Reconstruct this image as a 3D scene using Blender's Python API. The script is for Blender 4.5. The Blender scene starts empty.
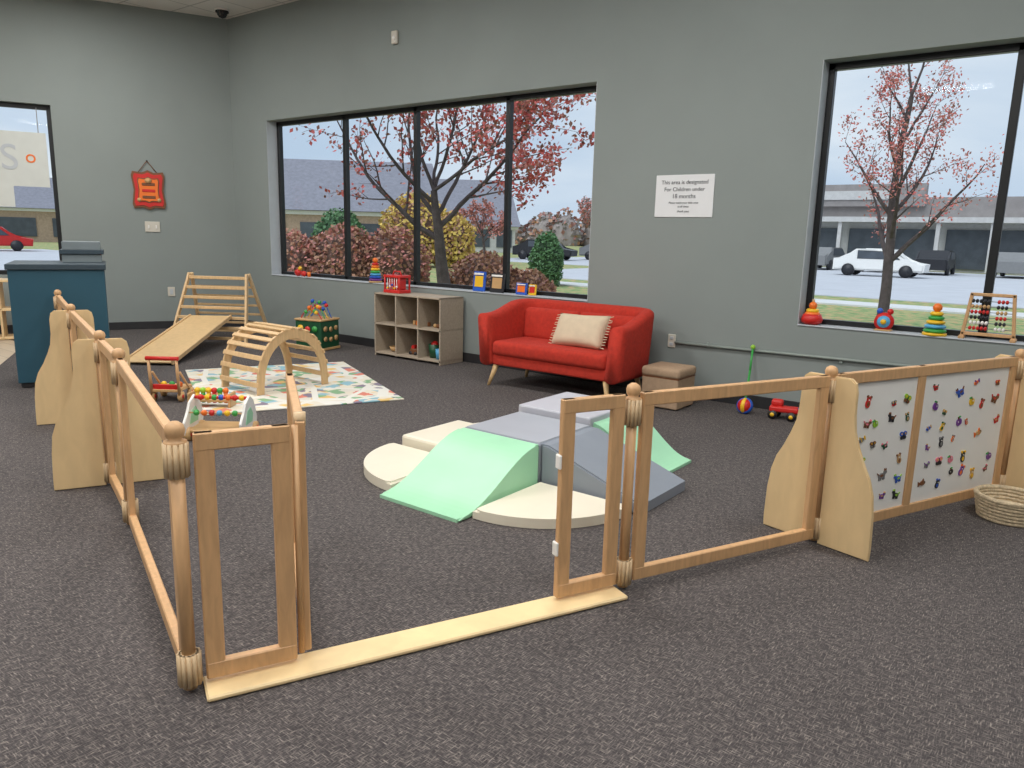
import bpy, bmesh, math, random
from mathutils import Vector, Matrix
random.seed(7)
sc=bpy.context.scene
sc.view_settings.view_transform='Standard'
# ---------------------------------------------------------------- materials
def lin(c):
    return tuple(((x/255)/12.92 if x/255<=.04045 else ((x/255+.055)/1.055)**2.4) for x in c)
def newmat(name):
    m=bpy.data.materials.new(name);m.use_nodes=True
    nt=m.node_tree;b=nt.nodes['Principled BSDF'];return m,nt,b
def N(nt,t,**kw):
    n=nt.nodes.new(t)
    for k,v in kw.items():
        if k in n.inputs: n.inputs[k].default_value=v
        else: setattr(n,k,v)
    return n
def coords(nt,scale=(1,1,1)):
    tc=N(nt,'ShaderNodeTexCoord');mp=N(nt,'ShaderNodeMapping');mp.inputs['Scale'].default_value=scale
    nt.links.new(tc.outputs['Object'],mp.inputs['Vector']);return mp.outputs['Vector']
def ramp(nt,fac,stops):
    r=N(nt,'ShaderNodeValToRGB');e=r.color_ramp.elements
    while len(e)<len(stops): e.new(.5)
    for i,(p,c) in enumerate(stops): e[i].position=p;e[i].color=(*c,1)
    nt.links.new(fac,r.inputs['Fac']);return r.outputs['Color']
def pm(name,c,rough=.6,var=.08,scale=6,bump=0,bscale=80,metal=0,stretch=(1,1,1)):
    m,nt,b=newmat(name);l=lin(c)
    v=coords(nt,stretch)
    n=N(nt,'ShaderNodeTexNoise',Scale=scale,Detail=4.0);nt.links.new(v,n.inputs['Vector'])
    col=ramp(nt,n.outputs['Fac'],[(.3,tuple(x*(1-var) for x in l)),(.7,tuple(min(1,x*(1+var)) for x in l))])
    nt.links.new(col,b.inputs['Base Color']);b.inputs['Roughness'].default_value=rough;b.inputs['Metallic'].default_value=metal
    if bump:
        n2=N(nt,'ShaderNodeTexNoise',Scale=bscale,Detail=3.0);nt.links.new(v,n2.inputs['Vector'])
        bp=N(nt,'ShaderNodeBump',Strength=bump,Distance=.01);nt.links.new(n2.outputs['Fac'],bp.inputs['Height']);nt.links.new(bp.outputs['Normal'],b.inputs['Normal'])
    return m
def wood(name,c,var=.16,st=(9,9,1.5),rough=.45):
    m,nt,b=newmat(name);l=lin(c);v=coords(nt,st)
    n=N(nt,'ShaderNodeTexNoise',Scale=5,Detail=6.0,Distortion=.6);nt.links.new(v,n.inputs['Vector'])
    col=ramp(nt,n.outputs['Fac'],[(.3,tuple(x*(1-var) for x in l)),(.52,l),(.75,tuple(min(1,x*(1+var)) for x in l))])
    nt.links.new(col,b.inputs['Base Color']);b.inputs['Roughness'].default_value=rough
    return m
M={}
M['wall']=pm('wall_paint',(137,145,143),.75,.03,1.5,.05,250)
M['oak']=wood('oak_rail_wood',(206,163,118),.12)
M['birch']=wood('birch_panel_wood',(226,196,148),.06,(3,3,1))
M['ply']=wood('threshold_wood',(238,210,160),.06,(2,2,2))
M['connector']=pm('connector_wood',(208,180,142),.5,.1,20)
M['black']=pm('black_metal_frame',(22,24,27),.4,.1)
M['base']=pm('baseboard_vinyl',(42,42,45),.5,.1)
M['sill']=pm('sill_laminate',(186,192,198),.4,.04)
M['white']=pm('white_board',(238,236,232),.5,.02)
M['paper']=pm('paper_white',(226,228,230),.7,.02)
M['banner']=pm('banner_vinyl',(206,210,206),.7,.03)
M['ink']=pm('ink',(60,62,70),.7,.02)
M['sofa']=pm('sofa_red_fabric',(184,48,32),.9,.12,30,.4,400)
M['pillow']=pm('pillow_linen',(208,190,164),.95,.05,15,.3,200)
M['legs']=wood('sofa_leg_wood',(215,180,130))
M['stool']=pm('stool_beige_fabric',(172,146,120),.9,.08,30,.3,200)
M['greyoak']=wood('grey_oak_laminate',(172,158,140),.14,(2,12,12),.6)
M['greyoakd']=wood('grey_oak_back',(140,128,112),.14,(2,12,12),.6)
M['teal']=pm('counter_teal',(40,82,100),.5,.06,3)
M['ctop']=pm('counter_top_grey',(120,130,134),.4,.06,10)
M['ctop2']=pm('counter_edge_dark',(58,72,82),.4,.06,10)
M['mint']=pm('foam_mint_vinyl',(164,220,182),.42,.05,3,.15,8)
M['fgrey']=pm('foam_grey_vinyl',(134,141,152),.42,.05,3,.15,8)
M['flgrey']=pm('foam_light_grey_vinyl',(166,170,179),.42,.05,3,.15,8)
M['lav']=pm('foam_pale_grey_vinyl',(188,189,198),.42,.05,3,.15,8)
M['cream']=pm('foam_cream_vinyl',(230,222,203),.45,.04,3,.1,8)
M['climb']=wood('climber_wood',(216,182,136),.1)
M['ramp']=wood('ramp_wood',(216,184,136),.07,(4,4,1))
M['basket']=pm('basket_weave',(205,186,155),.9,.25,60,.8,90)
for k,c in dict(red=(205,40,35),blue=(40,90,190),yellow=(240,190,40),green=(60,160,75),orange=(240,120,40),purple=(120,60,150),dgreen=(28,80,52),pink=(235,130,150),lime=(150,200,60),brown=(120,75,45),sky=(90,170,215),dark=(40,40,45),tan=(200,160,110),grey=(130,130,130)).items():
    M[k]=pm('toy_paint_'+k,c,.4,.05)
M['outlet']=pm('outlet_plastic',(205,200,188),.4,.02)
M['pipe']=pm('conduit_paint',(140,150,145),.5,.03)
M['dome']=pm('dome_dark',(30,30,34),.15,.02)
M['bark']=pm('tree_bark',(88,78,78),.9,.3,8,.5,30)
M['leafred']=pm('leaf_red',(202,98,92),.8,.3,3)
M['leafpink']=pm('leaf_pink',(212,140,130),.8,.3,3)
M['leafbrown']=pm('leaf_brown',(160,115,106),.8,.3,3)
M['leafrust']=pm('leaf_rust',(182,138,112),.8,.3,3)
M['leafgreen']=pm('leaf_green',(92,128,86),.8,.3,3)
M['leafyel']=pm('leaf_yellow',(215,185,98),.8,.3,3)
M['leafgrey']=pm('leaf_greybrown',(156,146,142),.9,.2,1)
M['core']=pm('bush_core',(110,85,76),.95,.3,6)
M['coreg']=pm('bush_core_green',(55,75,52),.95,.3,6)
M['roof']=pm('roof_shingle',(136,136,146),.9,.12,4)
M['roof2']=pm('flat_roof_fascia',(150,144,142),.9,.1,2)
M['brick']=pm('brick_tan',(180,155,134),.9,.15,8)
M['siding']=pm('siding_light',(200,198,196),.9,.08,3)
M['wind']=pm('far_window_dark',(78,84,92),.3,.2,2)
M['road']=pm('asphalt',(194,196,202),.9,.06,1)
M['walk']=pm('concrete_walk',(216,215,214),.9,.05,2)

m,nt,b=newmat('grass_with_leaves');v=coords(nt)
n=N(nt,'ShaderNodeTexNoise',Scale=5,Detail=8.0);nt.links.new(v,n.inputs['Vector'])
nt.links.new(ramp(nt,n.outputs['Fac'],[(.35,lin((110,140,86))),(.5,lin((152,165,108))),(.6,lin((188,165,118))),(.7,lin((200,145,110)))]),b.inputs['Base Color']);b.inputs['Roughness'].default_value=1
M['grass']=m
# carpet: fine woven dashes in two directions
m,nt,b=newmat('carpet_loop');tc=N(nt,'ShaderNodeTexCoord')
def strk(sx,sy,off):
    mp=N(nt,'ShaderNodeMapping');mp.inputs['Scale'].default_value=(sx,sy,1);mp.inputs['Location'].default_value=(off,off,0);mp.inputs['Rotation'].default_value=(0,0,-.43)
    nt.links.new(tc.outputs['Object'],mp.inputs['Vector'])
    n=N(nt,'ShaderNodeTexNoise',Scale=1.0,Detail=1.0,Roughness=.5);nt.links.new(mp.outputs['Vector'],n.inputs['Vector']);return n.outputs['Fac']
a=strk(34,210,0);c=strk(210,34,13)
mx=N(nt,'ShaderNodeMath',operation='MAXIMUM');nt.links.new(a,mx.inputs[0]);nt.links.new(c,mx.inputs[1])
col=ramp(nt,mx.outputs[0],[(.42,lin((56,51,53))),(.55,lin((76,71,71))),(.65,lin((104,97,94))),(.76,lin((142,133,127)))])
big=N(nt,'ShaderNodeTexNoise',Scale=1.3,Detail=3.0);nt.links.new(tc.outputs['Object'],big.inputs['Vector'])
mul=N(nt,'ShaderNodeMixRGB',blend_type='MULTIPLY');mul.inputs[0].default_value=1
nt.links.new(col,mul.inputs[1]);nt.links.new(ramp(nt,big.outputs['Fac'],[(.3,(.9,.9,.9)),(.7,(1,1,1))]),mul.inputs[2])
nt.links.new(mul.outputs[0],b.inputs['Base Color']);b.inputs['Roughness'].default_value=.95
bp=N(nt,'ShaderNodeBump',Strength=.3,Distance=.002);nt.links.new(mx.outputs[0],bp.inputs['Height']);nt.links.new(bp.outputs['Normal'],b.inputs['Normal'])
M['carpet']=m
m,nt,b=newmat('ceiling_tile');v=coords(nt)
br=N(nt,'ShaderNodeTexBrick',offset=0.0);br.inputs['Scale'].default_value=1;br.inputs['Brick Width'].default_value=.61;br.inputs['Row Height'].default_value=.61;br.inputs['Mortar Size'].default_value=.012
br.inputs['Color1'].default_value=(*lin((222,220,216)),1);br.inputs['Color2'].default_value=(*lin((216,214,210)),1);br.inputs['Mortar'].default_value=(*lin((178,178,176)),1)
nt.links.new(v,br.inputs['Vector']);nt.links.new(br.outputs['Color'],b.inputs['Base Color']);b.inputs['Roughness'].default_value=.9;M['ceil']=m
m,nt,b=newmat('vinyl_tile');v=coords(nt)
br=N(nt,'ShaderNodeTexBrick',offset=.5);br.inputs['Scale'].default_value=1;br.inputs['Brick Width'].default_value=1.2;br.inputs['Row Height'].default_value=.2;br.inputs['Mortar Size'].default_value=.004
br.inputs['Color1'].default_value=(*lin((205,188,165)),1);br.inputs['Color2'].default_value=(*lin((188,170,148)),1);br.inputs['Mortar'].default_value=(*lin((150,135,118)),1)
nt.links.new(v,br.inputs['Vector']);nt.links.new(br.outputs['Color'],b.inputs['Base Color']);b.inputs['Roughness'].default_value=.4;M['tile']=m
# play mat print
m,nt,b=newmat('play_mat_print');v=coords(nt)
vo=N(nt,'ShaderNodeTexVoronoi',Scale=9,distance='CHEBYCHEV');nt.links.new(v,vo.inputs['Vector'])
sep=N(nt,'ShaderNodeSeparateColor');nt.links.new(vo.outputs['Color'],sep.inputs[0])
cc=ramp(nt,sep.outputs[0],[(0,lin((224,218,200))),(.25,lin((140,182,196))),(.36,lin((222,214,196))),(.5,lin((225,190,120))),(.6,lin((218,212,200))),(.72,lin((130,172,130))),(.84,lin((212,125,105))),(.93,lin((130,120,138)))])
cc.node.color_ramp.interpolation='CONSTANT'
vo2=N(nt,'ShaderNodeTexVoronoi',Scale=2.4,feature='DISTANCE_TO_EDGE');nt.links.new(v,vo2.inputs['Vector'])
lt=N(nt,'ShaderNodeMath',operation='LESS_THAN');lt.inputs[1].default_value=.06;nt.links.new(vo2.outputs['Distance'],lt.inputs[0])
mxx=N(nt,'ShaderNodeMixRGB');nt.links.new(lt.outputs[0],mxx.inputs[0]);nt.links.new(cc,mxx.inputs[1]);mxx.inputs[2].default_value=(*lin((226,224,216)),1)
nt.links.new(mxx.outputs[0],b.inputs['Base Color']);b.inputs['Roughness'].default_value=.6;M['mat']=m
# glass
m,nt,b=newmat('window_glass');nt.nodes.remove(b)
tr=N(nt,'ShaderNodeBsdfTransparent');gl=N(nt,'ShaderNodeBsdfGlossy',Roughness=.02);fr=N(nt,'ShaderNodeFresnel',IOR=1.1);ms=N(nt,'ShaderNodeMixShader')
tr.inputs[0].default_value=(.96,.98,.99,1)
nt.links.new(fr.outputs[0],ms.inputs[0]);nt.links.new(tr.outputs[0],ms.inputs[1]);nt.links.new(gl.outputs[0],ms.inputs[2])
nt.links.new(ms.outputs[0],nt.nodes['Material Output'].inputs[0]);M['glass']=m
m,nt,b=newmat('lamp_diffuser');b.inputs['Emission Color'].default_value=(1,.97,.92,1);b.inputs['Emission Strength'].default_value=3;M['lamp']=m

# ---------------------------------------------------------------- builder
class B:
    def __init__(s): s.bm=bmesh.new();s.mats=[]
    def _add(s,t,mat,mtx=None,smooth=False):
        if mat not in s.mats: s.mats.append(mat)
        i=s.mats.index(mat)
        if mtx is not None: t.transform(mtx)
        bmesh.ops.recalc_face_normals(t,faces=t.faces)
        for f in t.faces: f.material_index=i;f.smooth=smooth
        me=bpy.data.meshes.new('t');t.to_mesh(me);t.free();s.bm.from_mesh(me);bpy.data.meshes.remove(me)
    def box(s,c,sz,mat,rz=0,bev=.004,rot=None,seg=1,smooth=False):
        t=bmesh.new();bmesh.ops.create_cube(t,size=1)
        bmesh.ops.scale(t,vec=sz,verts=t.verts)
        if bev: bmesh.ops.bevel(t,geom=t.edges[:],offset=min(bev,min(sz)*.45),segments=seg,affect='EDGES',profile=.5)
        R=rot if rot is not None else Matrix.Rotation(rz,4,'Z')
        s._add(t,mat,Matrix.Translation(c)@R,smooth)
    def cyl(s,p0,p1,r0,mat,r1=None,seg=16):
        p0=Vector(p0);p1=Vector(p1);r1=r0 if r1 is None else r1
        t=bmesh.new();L=(p1-p0).length
        bmesh.ops.create_cone(t,cap_ends=True,segments=seg,radius1=r0,radius2=r1,depth=L)
        q=Vector((0,0,1)).rotation_difference((p1-p0).normalized()).to_matrix().to_4x4()
        s._add(t,mat,Matrix.Translation((p0+p1)/2)@q,True if seg>8 else False)
    def sph(s,c,r,mat,rot=None,seg=16):
        if not hasattr(r,'__len__'): r=(r,r,r)
        t=bmesh.new();bmesh.ops.create_uvsphere(t,u_segments=seg,v_segments=max(6,seg//2+2),radius=1)
        s._add(t,mat,Matrix.Translation(c)@(rot or Matrix())@Matrix.Diagonal((*r,1)),True)
    def lathe(s,prof,c,mat,seg=24,rot=None):
        t=bmesh.new();rings=[]
        for (r,z) in prof: rings.append([t.verts.new((r*math.cos(2*math.pi*k/seg),r*math.sin(2*math.pi*k/seg),z)) for k in range(seg)])
        for i in range(len(rings)-1):
            for k in range(seg): t.faces.new((rings[i][k],rings[i][(k+1)%seg],rings[i+1][(k+1)%seg],rings[i+1][k]))
        t.faces.new(rings[0]);t.faces.new(rings[-1])
        s._add(t,mat,Matrix.Translation(c)@(rot or Matrix()),True)
    def torus(s,c,R,r,mat,rot=None,seg=24,sub=10,flat=1):
        t=bmesh.new();g=[]
        for i in range(seg):
            a=2*math.pi*i/seg;g.append([t.verts.new(((R+r*math.cos(q))*math.cos(a),(R+r*math.cos(q))*math.sin(a),r*flat*math.sin(q))) for q in [2*math.pi*j/sub for j in range(sub)]])
        for i in range(seg):
            for j in range(sub): t.faces.new((g[i][j],g[(i+1)%seg][j],g[(i+1)%seg][(j+1)%sub],g[i][(j+1)%sub]))
        s._add(t,mat,Matrix.Translation(c)@(rot or Matrix()),True)
    def prism(s,pts,th,mtx,mat,bev=.004,smooth=False):
        """pts in local XZ, extruded along local Y centred."""
        t=bmesh.new();a=[t.verts.new((x,-th/2,z)) for x,z in pts];bb=[t.verts.new((x,th/2,z)) for x,z in pts]
        n=len(pts);fa=t.faces.new(a);fb=t.faces.new(bb[::-1])
        for i in range(n): t.faces.new((a[i],bb[i],bb[(i+1)%n],a[(i+1)%n]))
        if bev:
            ed=[e for e in t.edges if (e in fa.edges or e in fb.edges)]
            bmesh.ops.bevel(t,geom=ed,offset=bev,segments=2,affect='EDGES')
        s._add(t,mat,mtx,smooth)
    def tube(s,pts,r,mat,seg=8):
        for i in range(len(pts)-1): s.cyl(pts[i],pts[i+1],r,mat,seg=max(seg,9))
        for p in pts[1:-1]: s.sph(p,r,mat,seg=8)
    def fin(s,name):
        me=bpy.data.meshes.new(name);s.bm.to_mesh(me);s.bm.free()
        for m in s.mats: me.materials.append(M[m])
        o=bpy.data.objects.new(name,me);sc.collection.objects.link(o);return o
def RZ(a): return Matrix.Rotation(a,4,'Z')
def frame(p,xdir):
    return Matrix.Translation(p)@RZ(math.atan2(xdir[1],xdir[0]))
def textobj(name,body,size,loc,rot,mat,parent,ext=.0008):
    cu=bpy.data.curves.new(name,'FONT');cu.body=body;cu.size=size;cu.align_x='CENTER';cu.extrude=ext
    cu.materials.append(M[mat]);o=bpy.data.objects.new(name,cu);o.location=loc;o.rotation_euler=rot;sc.collection.objects.link(o);o.parent=parent

# ---------------------------------------------------------------- room shell
W=6.77;H=4.5;CX=-10.53
D=Vector((.4345,.9007,0));OUT=Vector((-.9007,.4345,0));CO=Vector((CX,W,0))
rzL=math.atan2(-D.y,-D.x)
plan=[(CX,W),(4,W),(4,-6),(-14,-6),(-14,-.42)]
def slab(name,z0,z1,mat):
    t=bmesh.new();a=[t.verts.new((x,y,z0)) for x,y in plan];c=[t.verts.new((x,y,z1)) for x,y in plan];n=len(plan)
    t.faces.new(a);t.faces.new(c[::-1])
    for i in range(n): t.faces.new((a[i],c[i],c[(i+1)%n],a[(i+1)%n]))
    b=B();b._add(t,mat);return b.fin(name)
slab('floor',-.12,0,'carpet');slab('ceiling',H,H+.1,'ceil')
def wbox(b,x0,x1,z0,z1,mat='wall',y0=W,y1=W+.26,bev=0): b.box(((x0+x1)/2,(y0+y1)/2,(z0+z1)/2),(x1-x0,y1-y0,z1-z0),mat,bev=bev)
w1=(-9.68,-4.17,.84,3.03);w2=(-2.0,2.1,.79,2.99)
b=B()
wbox(b,CX-.1,w1[0],0,H);wbox(b,w1[1],w2[0],0,H);wbox(b,w2[1],4.2,0,H)
for w in (w1,w2): wbox(b,w[0],w[1],0,w[2]);wbox(b,w[0],w[1],w[3],H)
b.fin('wall_back')
def lbox(b,k0,k1,z0,z1,mat='wall',t0=0,t1=.26,bev=0):
    c=CO-D*((k0+k1)/2)+OUT*((t0+t1)/2);b.box((c.x,c.y,(z0+z1)/2),(k1-k0,t1-t0,z1-z0),mat,rz=rzL,bev=bev)
l1=(2.33,5.6,.8,3.09)
b=B();lbox(b,0,l1[0],0,H);lbox(b,l1[1],8.1,0,H);lbox(b,l1[0],l1[1],0,l1[2]);lbox(b,l1[0],l1[1],l1[3],H);b.fin('wall_left')
b=B();b.box((4.1,.4,H/2),(.2,13,H),'wall',bev=0);b.fin('wall_right')
b=B();b.box((-5,-6.1,H/2),(18.4,.2,H),'wall',bev=0);b.fin('wall_front')
b=B();b.box((-14.1,-3.2,H/2),(.2,5.8,H),'wall',bev=0);b.fin('wall_west')
b=B();wbox(b,CX,4,0,.11,'base',W-.015,W,.003);b.fin('baseboard_back')
b=B();lbox(b,0,8,0,.11,'base',-.015,0,.003);b.fin('baseboard_left')
def window(name,w,mull,y=W+.17):
    b=B();x0,x1,z0,z1=w;f=.055
    for xa in (x0,x1-f): wbox(b,xa,xa+f,z0,z1,'black',y,y+.07,.004)
    for za in (z0,z1-f): wbox(b,x0,x1,za,za+f,'black',y,y+.07,.004)
    for mm in mull: wbox(b,mm-.03,mm+.03,z0,z1,'black',y-.0,y+.07,.004)
    wbox(b,x0,x1,z0+f,z1-f,'glass',y+.035,y+.039)
    return b.fin(name)
window('window_1',w1,(-8.2,-6.87,-5.42));window('window_2',w2,(-.625,.75))
for i,w in enumerate((w1,w2)):
    b=B();wbox(b,w[0]+.002,w[1]-.002,w[2],w[2]+.012,'sill',W-.01,W+.17,.003)
    wbox(b,w[0],w[0]+.006,w[2]+.012,w[3],'sill',W+.002,W+.17);wbox(b,w[1]-.006,w[1],w[2]+.012,w[3],'sill',W+.002,W+.17);b.fin('trim_%d'%(i+1))
b=B();f=.06
for k in (l1[0],l1[1]-f,3.95): lbox(b,k,k+f,l1[2],l1[3],'black',.1,.17,.004)
for z in (l1[2],l1[3]-f): lbox(b,l1[0],l1[1],z,z+f,'black',.1,.17,.004)
lbox(b,l1[0],l1[1],l1[2],l1[3],'glass',.13,.134);b.fin('window_3')
# storefront banner hung in the left window
em=bpy.data.objects.new('window_banner',None);sc.collection.objects.link(em)
b=B();lbox(b,2.42,4.6,2.0,2.72,'banner',.07,.075);lbox(b,2.85,3.6,1.72,2.0,'banner',.065,.07)
for k in(2.5,4.5): lbox(b,k,k+.01,2.72,3.05,'grey',.07,.075)
b.fin('banner_sheet').parent=em
q=CO-D*3.05+OUT*.066
textobj('banner_letters','e S',.48,(q.x,q.y,2.22),(math.pi/2,0,rzL+math.pi),'sill',em,.002)
q=CO-D*2.62+OUT*.066
textobj('banner_logo','o',.24,(q.x,q.y,2.32),(math.pi/2,0,rzL+math.pi),'orange',em,.002)
t=bmesh.new();t.faces.new([t.verts.new((x,y,.005)) for x,y in [(-7.9,2.3),(-10.6,3.75),(-11.95,3.75),(-13.9,-.35),(-13.9,-2),(-8.6,-2)]])
b=B();b._add(t,'tile');b.fin('floor_tile_strip')

# wall fittings
b=B();b.box((-3.18,W-.006,.53),(.08,.012,.13),'outlet')
for z in (.50,.56): b.box((-3.18,W-.014,z),(.035,.006,.03),'sill',bev=.002)
b.fin('wall_outlet')
b=B();b.tube([(-3.14,W-.02,.52),(-.3,W-.02,.55),(2.5,W-.02,.55)],.013,'pipe')
for x in (-2.8,-1.6,-.4): b.box((x,W-.01,.525),(.03,.02,.05),'pipe')
b.fin('wall_conduit_pipe')
b=B();b.box((-7.02,W-.02,3.80),(.1,.04,.15),'outlet',bev=.01);b.sph((-7.02,W-.04,3.79),(.025,.015,.025),'white');b.fin('motion_sensor')
def lp(k,o=0,z=0): q=CO-D*k-OUT*o;return Vector((q.x,q.y,z))
b=B();b.box(lp(1.17,.006,1.5),(.2,.012,.15),'outlet',rz=rzL)
for dk in(-.05,.05): b.box(lp(1.17+dk,.016,1.5),(.02,.012,.05),'white',rz=rzL,bev=.002)
b.fin('light_switch')
b=B();b.box(lp(.97,.006,.55),(.1,.012,.14),'outlet',rz=rzL);b.box(lp(.97,.013,.55),(.04,.006,.08),'sill',rz=rzL,bev=.002);b.fin('wall_outlet')
# ornate red/wood plaque
b=B();RL=RZ(rzL)
pts=[(-.22,-.2),(-.2,-.26),(-.08,-.24),(0,-.28),(.08,-.24),(.2,-.26),(.22,-.2),(.19,0),(.22,.2),(.2,.26),(.08,.24),(0,.28),(-.08,.24),(-.2,.26),(-.22,.2),(-.19,0)]
PM_=lambda o,z=2.02:Matrix.Translation(lp(1.19,o,z))@RL
b.prism(pts,.03,PM_(.02),'brown')
b.prism([(x*.88,z*.88) for x,z in pts],.02,PM_(.035),'red')
b.prism([(x*.66,z*.66) for x,z in pts],.02,PM_(.045),'brown')
b.prism([(x*.6,z*.6) for x,z in pts],.02,PM_(.05),'orange')
for i in range(3):
    b.box(lp(1.19,.062,1.92+i*.09),(.17,.01,.04),('brown','red','brown')[i],rz=rzL,bev=.004)
b.sph(lp(1.19,.05,2.15),(.05,.05,.04),'tan')
for s in(-1,1): b.sph(lp(1.19+s*.13,.045,1.88),.03,'tan',seg=10)
b.tube([lp(1.07,.02,2.27),lp(1.19,.02,2.43),lp(1.31,.02,2.27)],.005,'brown');b.sph(lp(1.19,.02,2.43),.012,'dark')
b.fin('wall_plaque')
b=B();b.lathe([(.09,0),(.09,-.04),(.07,-.05),(.065,-.07),(.045,-.1),(.0,-.115)],(-10.15,6.45,H),'dome');b.lathe([(.1,0),(.1,-.02)],(-10.15,6.45,H),'white');b.fin('security_camera_dome')
sg=bpy.data.objects.new('wall_sign',None);sc.collection.objects.link(sg)
b=B();b.box((-3.155,W-.004,1.91),(.59,.008,.39),'paper',bev=.002);o=b.fin('sign_board');o.parent=sg
for i,(tx,sz,z) in enumerate([("This area is designated",.052,2.02),("For Children under",.052,1.955),("18 months",.056,1.89),("Please watch your little ones",.026,1.84),("at all times",.026,1.805),("thank you",.03,1.76)]):
    textobj('sign_text_%d'%i,tx,sz,(-3.155,W-.0095,z),(math.pi/2,0,0),'ink',sg)

# ---------------------------------------------------------------- fence
def joint(b,x,y,h=.9,r=.022):
    b.cyl((x,y,.015),(x,y,h-.06),r,'oak')
    for z0,z1 in((.03,.14),(h-.16,h-.05)):
        b.cyl((x,y,z0),(x,y,z1),.031,'connector',seg=20)
        for k in range(12):
            a=k*math.pi/6;b.cyl((x+.031*math.cos(a),y+.031*math.sin(a),z0),(x+.031*math.cos(a),y+.031*math.sin(a),z1),.0075,'connector',seg=9)
    b.lathe([(.024,-.05),(.034,-.045),(.034,-.035),(.02,-.03),(.028,-.018),(.031,0),(.026,.016),(.012,.026),(0.001,.028)],(x,y,h-.01),'oak')
def fpanel(b,p0,p1,z0=.035,z1=.875,st=.06,mids=(),th=.03,rail=.058):
    p0=Vector((*p0[:2],0));p1=Vector((*p1[:2],0));d=(p1-p0);L=d.length;d.normalize();rz=math.atan2(d.y,d.x)
    for s in [st/2,L-st/2]+[m*L for m in mids]:
        c=p0+d*s;b.box((c.x,c.y,(z0+z1)/2),(st,th,z1-z0),'oak',rz=rz)
    c=p0+d*L/2
    for z in(z0+rail/2,z1-rail/2): b.box((c.x,c.y,z),(L-.002,th+.003,rail),'oak',rz=rz)
    return p0,d,L,rz
half=[(.025,.0),(.29,.0),(.29,.06),(.285,.22),(.275,.32),(.25,.40),(.21,.47),(.175,.54),(.155,.61),(.145,.69),(.145,.80),(.135,.845),(.11,.865),(.025,.865)]
def foot(b,x,y,d):
    b.prism(half,.022,frame((x,y,.004),d),'birch');b.prism([(-a,c) for a,c in half][::-1],.022,frame((x,y,.004),d),'birch')
A0=Vector((-2.17,1.15));ur=Vector((.42,.9075))
def PR(s): return A0+ur*s
b=B();joint(b,*A0)
LP=[A0,Vector((-3.71,1.71)),Vector((-4.42,1.94)),Vector((-6.06,2.47)),Vector((-7.46,2.94))]
for i in range(4):
    dd=(LP[i+1]-LP[i]).normalized();fpanel(b,LP[i]+dd*.045,LP[i+1]-dd*.045)
for p in LP[1:]: joint(b,*p)
for p in (LP[2],LP[3]): foot(b,*p,(.447,.894))
b.fin('play_fence')
b=B()
fpanel(b,PR(.05),PR(.345))
g0=PR(.38)
b.cyl((*PR(.362),.05),(*PR(.362),.87),.011,'oak')
gd=Vector((-.828,.561));fpanel(b,g0,g0+gd*.9,z0=.05,z1=.88)
b.cyl((*(g0+gd*.03),.86),(*(g0+gd*.03),.905),.02,'connector')
fpanel(b,PR(1.395),PR(1.695))
for z in (.25,.62): b.box((*PR(1.39),z),(.012,.036,.06),'white',rz=math.atan2(ur.y,ur.x))
joint(b,*PR(1.74));fpanel(b,PR(1.785),PR(2.91));J=Vector((-.945,3.83));joint(b,*J);foot(b,*J,(.966,-.26))
E=Vector((-.27,5.36));hd=(E-J).normalized()
p0,d,L,rz=fpanel(b,J+hd*.045,E-hd*.045,mids=(.43,))
c=p0+d*L/2;nrm=Vector((d.y,-d.x,0))
b.box((c.x,c.y,.455),(L-.06,.008,.74),'white',rz=rz,bev=0)
joint(b,*E);foot(b,*E,(.93,-.36))
b.fin('play_fence')
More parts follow.
